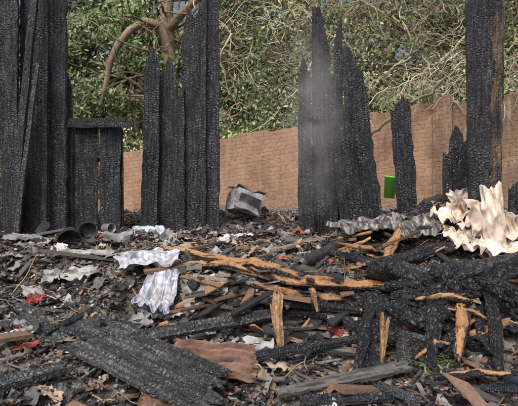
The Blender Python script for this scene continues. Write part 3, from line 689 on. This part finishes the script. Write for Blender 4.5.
# grass tuft
V=[];Fc=[];C=[]
for k in range(420):
    u=rng.normal(420,14);v=rng.normal(358,9);p=G(u,v,.02)
    h=rng.uniform(.03,.10);d=np.array([rng.normal()*.8,rng.normal()*.8,1.]);s=np.array([rng.normal(),rng.normal(),0]);s=s/np.linalg.norm(s)*rng.uniform(.003,.009)
    b=np.array(p);m=b+d*h*.5;t=b+d*h+np.array([d[0],d[1],-.6])*h*.4
    i=len(V);V+=[b-s,b+s,m+s,m-s,t+s*.2,t-s*.2];Fc+=[(i,i+1,i+2,i+3),(i+3,i+2,i+4,i+5)];cc=np.array([(.12,.16,.06),(.19,.19,.08),(.07,.10,.035)][k%3]);C+=[cc]*6
mk('grass_tuft',np.array(V),np.array(Fc),M_leaf,col=np.array(C))

# ---------------------------------------------------------------- smoke wisp by the posts
th=np.linspace(0,2*math.pi,17)[:-1];zz=np.linspace(0,1,9)
V=[];R0=.5
for z in zz:
    for a in th: V.append((R0*math.cos(a)*(.7+.5*z),R0*.6*math.sin(a),z*2.4))
Fq=[]
for i in range(8):
    for j in range(16): Fq.append((i*16+j,i*16+(j+1)%16,(i+1)*16+(j+1)%16,(i+1)*16+j))
me=bpy.data.meshes.new('smoke_wisp');me.from_pydata(V,[],Fq+[tuple(range(15,-1,-1)),tuple(range(128,144))]);me.update()
so_=bpy.data.objects.new('smoke_wisp',me);scene.collection.objects.link(so_);so_.location=A(314,214,6.15)
m=bpy.data.materials.new('smoke');m.use_nodes=True;t=m.node_tree;t.nodes.clear()
out=t.nodes.new('ShaderNodeOutputMaterial');vs=t.nodes.new('ShaderNodeVolumeScatter');vs.inputs['Color'].default_value=(.95,.96,.98,1)
tc=t.nodes.new('ShaderNodeTexCoord');mp=t.nodes.new('ShaderNodeMapping');mp.inputs['Scale'].default_value=(1/.48,1/.28,.0);t.links.new(tc.outputs['Object'],mp.inputs[0])
ln=t.nodes.new('ShaderNodeVectorMath');ln.operation='LENGTH';t.links.new(mp.outputs[0],ln.inputs[0])
r1=t.nodes.new('ShaderNodeMapRange');r1.interpolation_type='SMOOTHSTEP';r1.inputs[1].default_value=1;r1.inputs[2].default_value=0;r1.inputs[3].default_value=0;r1.inputs[4].default_value=1
r1.inputs[1].default_value=0;r1.inputs[2].default_value=1;r1.inputs[3].default_value=1;r1.inputs[4].default_value=0;t.links.new(ln.outputs['Value'],r1.inputs[0])
sp=t.nodes.new('ShaderNodeSeparateXYZ');t.links.new(tc.outputs['Object'],sp.inputs[0])
r2=t.nodes.new('ShaderNodeValToRGB');e=r2.color_ramp.elements;e[0].position=0;e[0].color=(.15,.15,.15,1);e[1].position=.5;e[1].color=(1,1,1,1);x=e.new(1.);x.color=(0,0,0,1)
dv=t.nodes.new('ShaderNodeMath');dv.operation='DIVIDE';dv.inputs[1].default_value=2.4;t.links.new(sp.outputs[2],dv.inputs[0]);t.links.new(dv.outputs[0],r2.inputs[0])
nz=t.nodes.new('ShaderNodeTexNoise');nz.inputs['Scale'].default_value=2.2;nz.inputs['Detail'].default_value=2;nz.inputs['Distortion'].default_value=.8;t.links.new(tc.outputs['Object'],nz.inputs[0])
r3=t.nodes.new('ShaderNodeMapRange');r3.inputs[1].default_value=.30;r3.inputs[2].default_value=.68;t.links.new(nz.outputs[0],r3.inputs[0])
m1=t.nodes.new('ShaderNodeMath');m1.operation='MULTIPLY';m2=t.nodes.new('ShaderNodeMath');m2.operation='MULTIPLY';m3=t.nodes.new('ShaderNodeMath');m3.operation='MULTIPLY';m3.inputs[1].default_value=2.6
t.links.new(r1.outputs[0],m1.inputs[0]);t.links.new(r2.outputs[0],m1.inputs[1]);t.links.new(m1.outputs[0],m2.inputs[0]);t.links.new(r3.outputs[0],m2.inputs[1]);t.links.new(m2.outputs[0],m3.inputs[0])
t.links.new(m3.outputs[0],vs.inputs['Density']);t.links.new(vs.outputs[0],out.inputs['Volume']);me.materials.append(m)

# ---------------------------------------------------------------- light / camera
w=bpy.data.worlds.new('World');scene.world=w;w.use_nodes=True
sky=w.node_tree.nodes.new('ShaderNodeTexSky');sky.sky_type='NISHITA';sky.sun_disc=False
el,az=math.radians(52),math.radians(205)
sky.sun_elevation=el;sky.sun_rotation=az;sky.air_density=1.0;sky.dust_density=8
bg=w.node_tree.nodes['Background'];bg.inputs['Strength'].default_value=.15;w.node_tree.links.new(sky.outputs[0],bg.inputs[0])
L=bpy.data.lights.new('sun','SUN');L.energy=2.1;L.angle=math.radians(28);L.color=(1,.97,.93)
so=bpy.data.objects.new('sun',L);scene.collection.objects.link(so)
d=Vector((math.sin(az)*math.cos(el),math.cos(az)*math.cos(el),math.sin(el)))
so.rotation_euler=(-d).to_track_quat('-Z','Y').to_euler()
cam=bpy.data.cameras.new('camera');co=bpy.data.objects.new('camera',cam);scene.collection.objects.link(co)
co.location=(0,0,ZC);co.rotation_euler=(math.radians(90),0,0);cam.sensor_width=36;cam.lens=F/518*36;cam.shift_y=-43/518;cam.clip_end=1500
scene.camera=co
scene.view_settings.view_transform='Standard';scene.view_settings.look='None';scene.view_settings.exposure=0
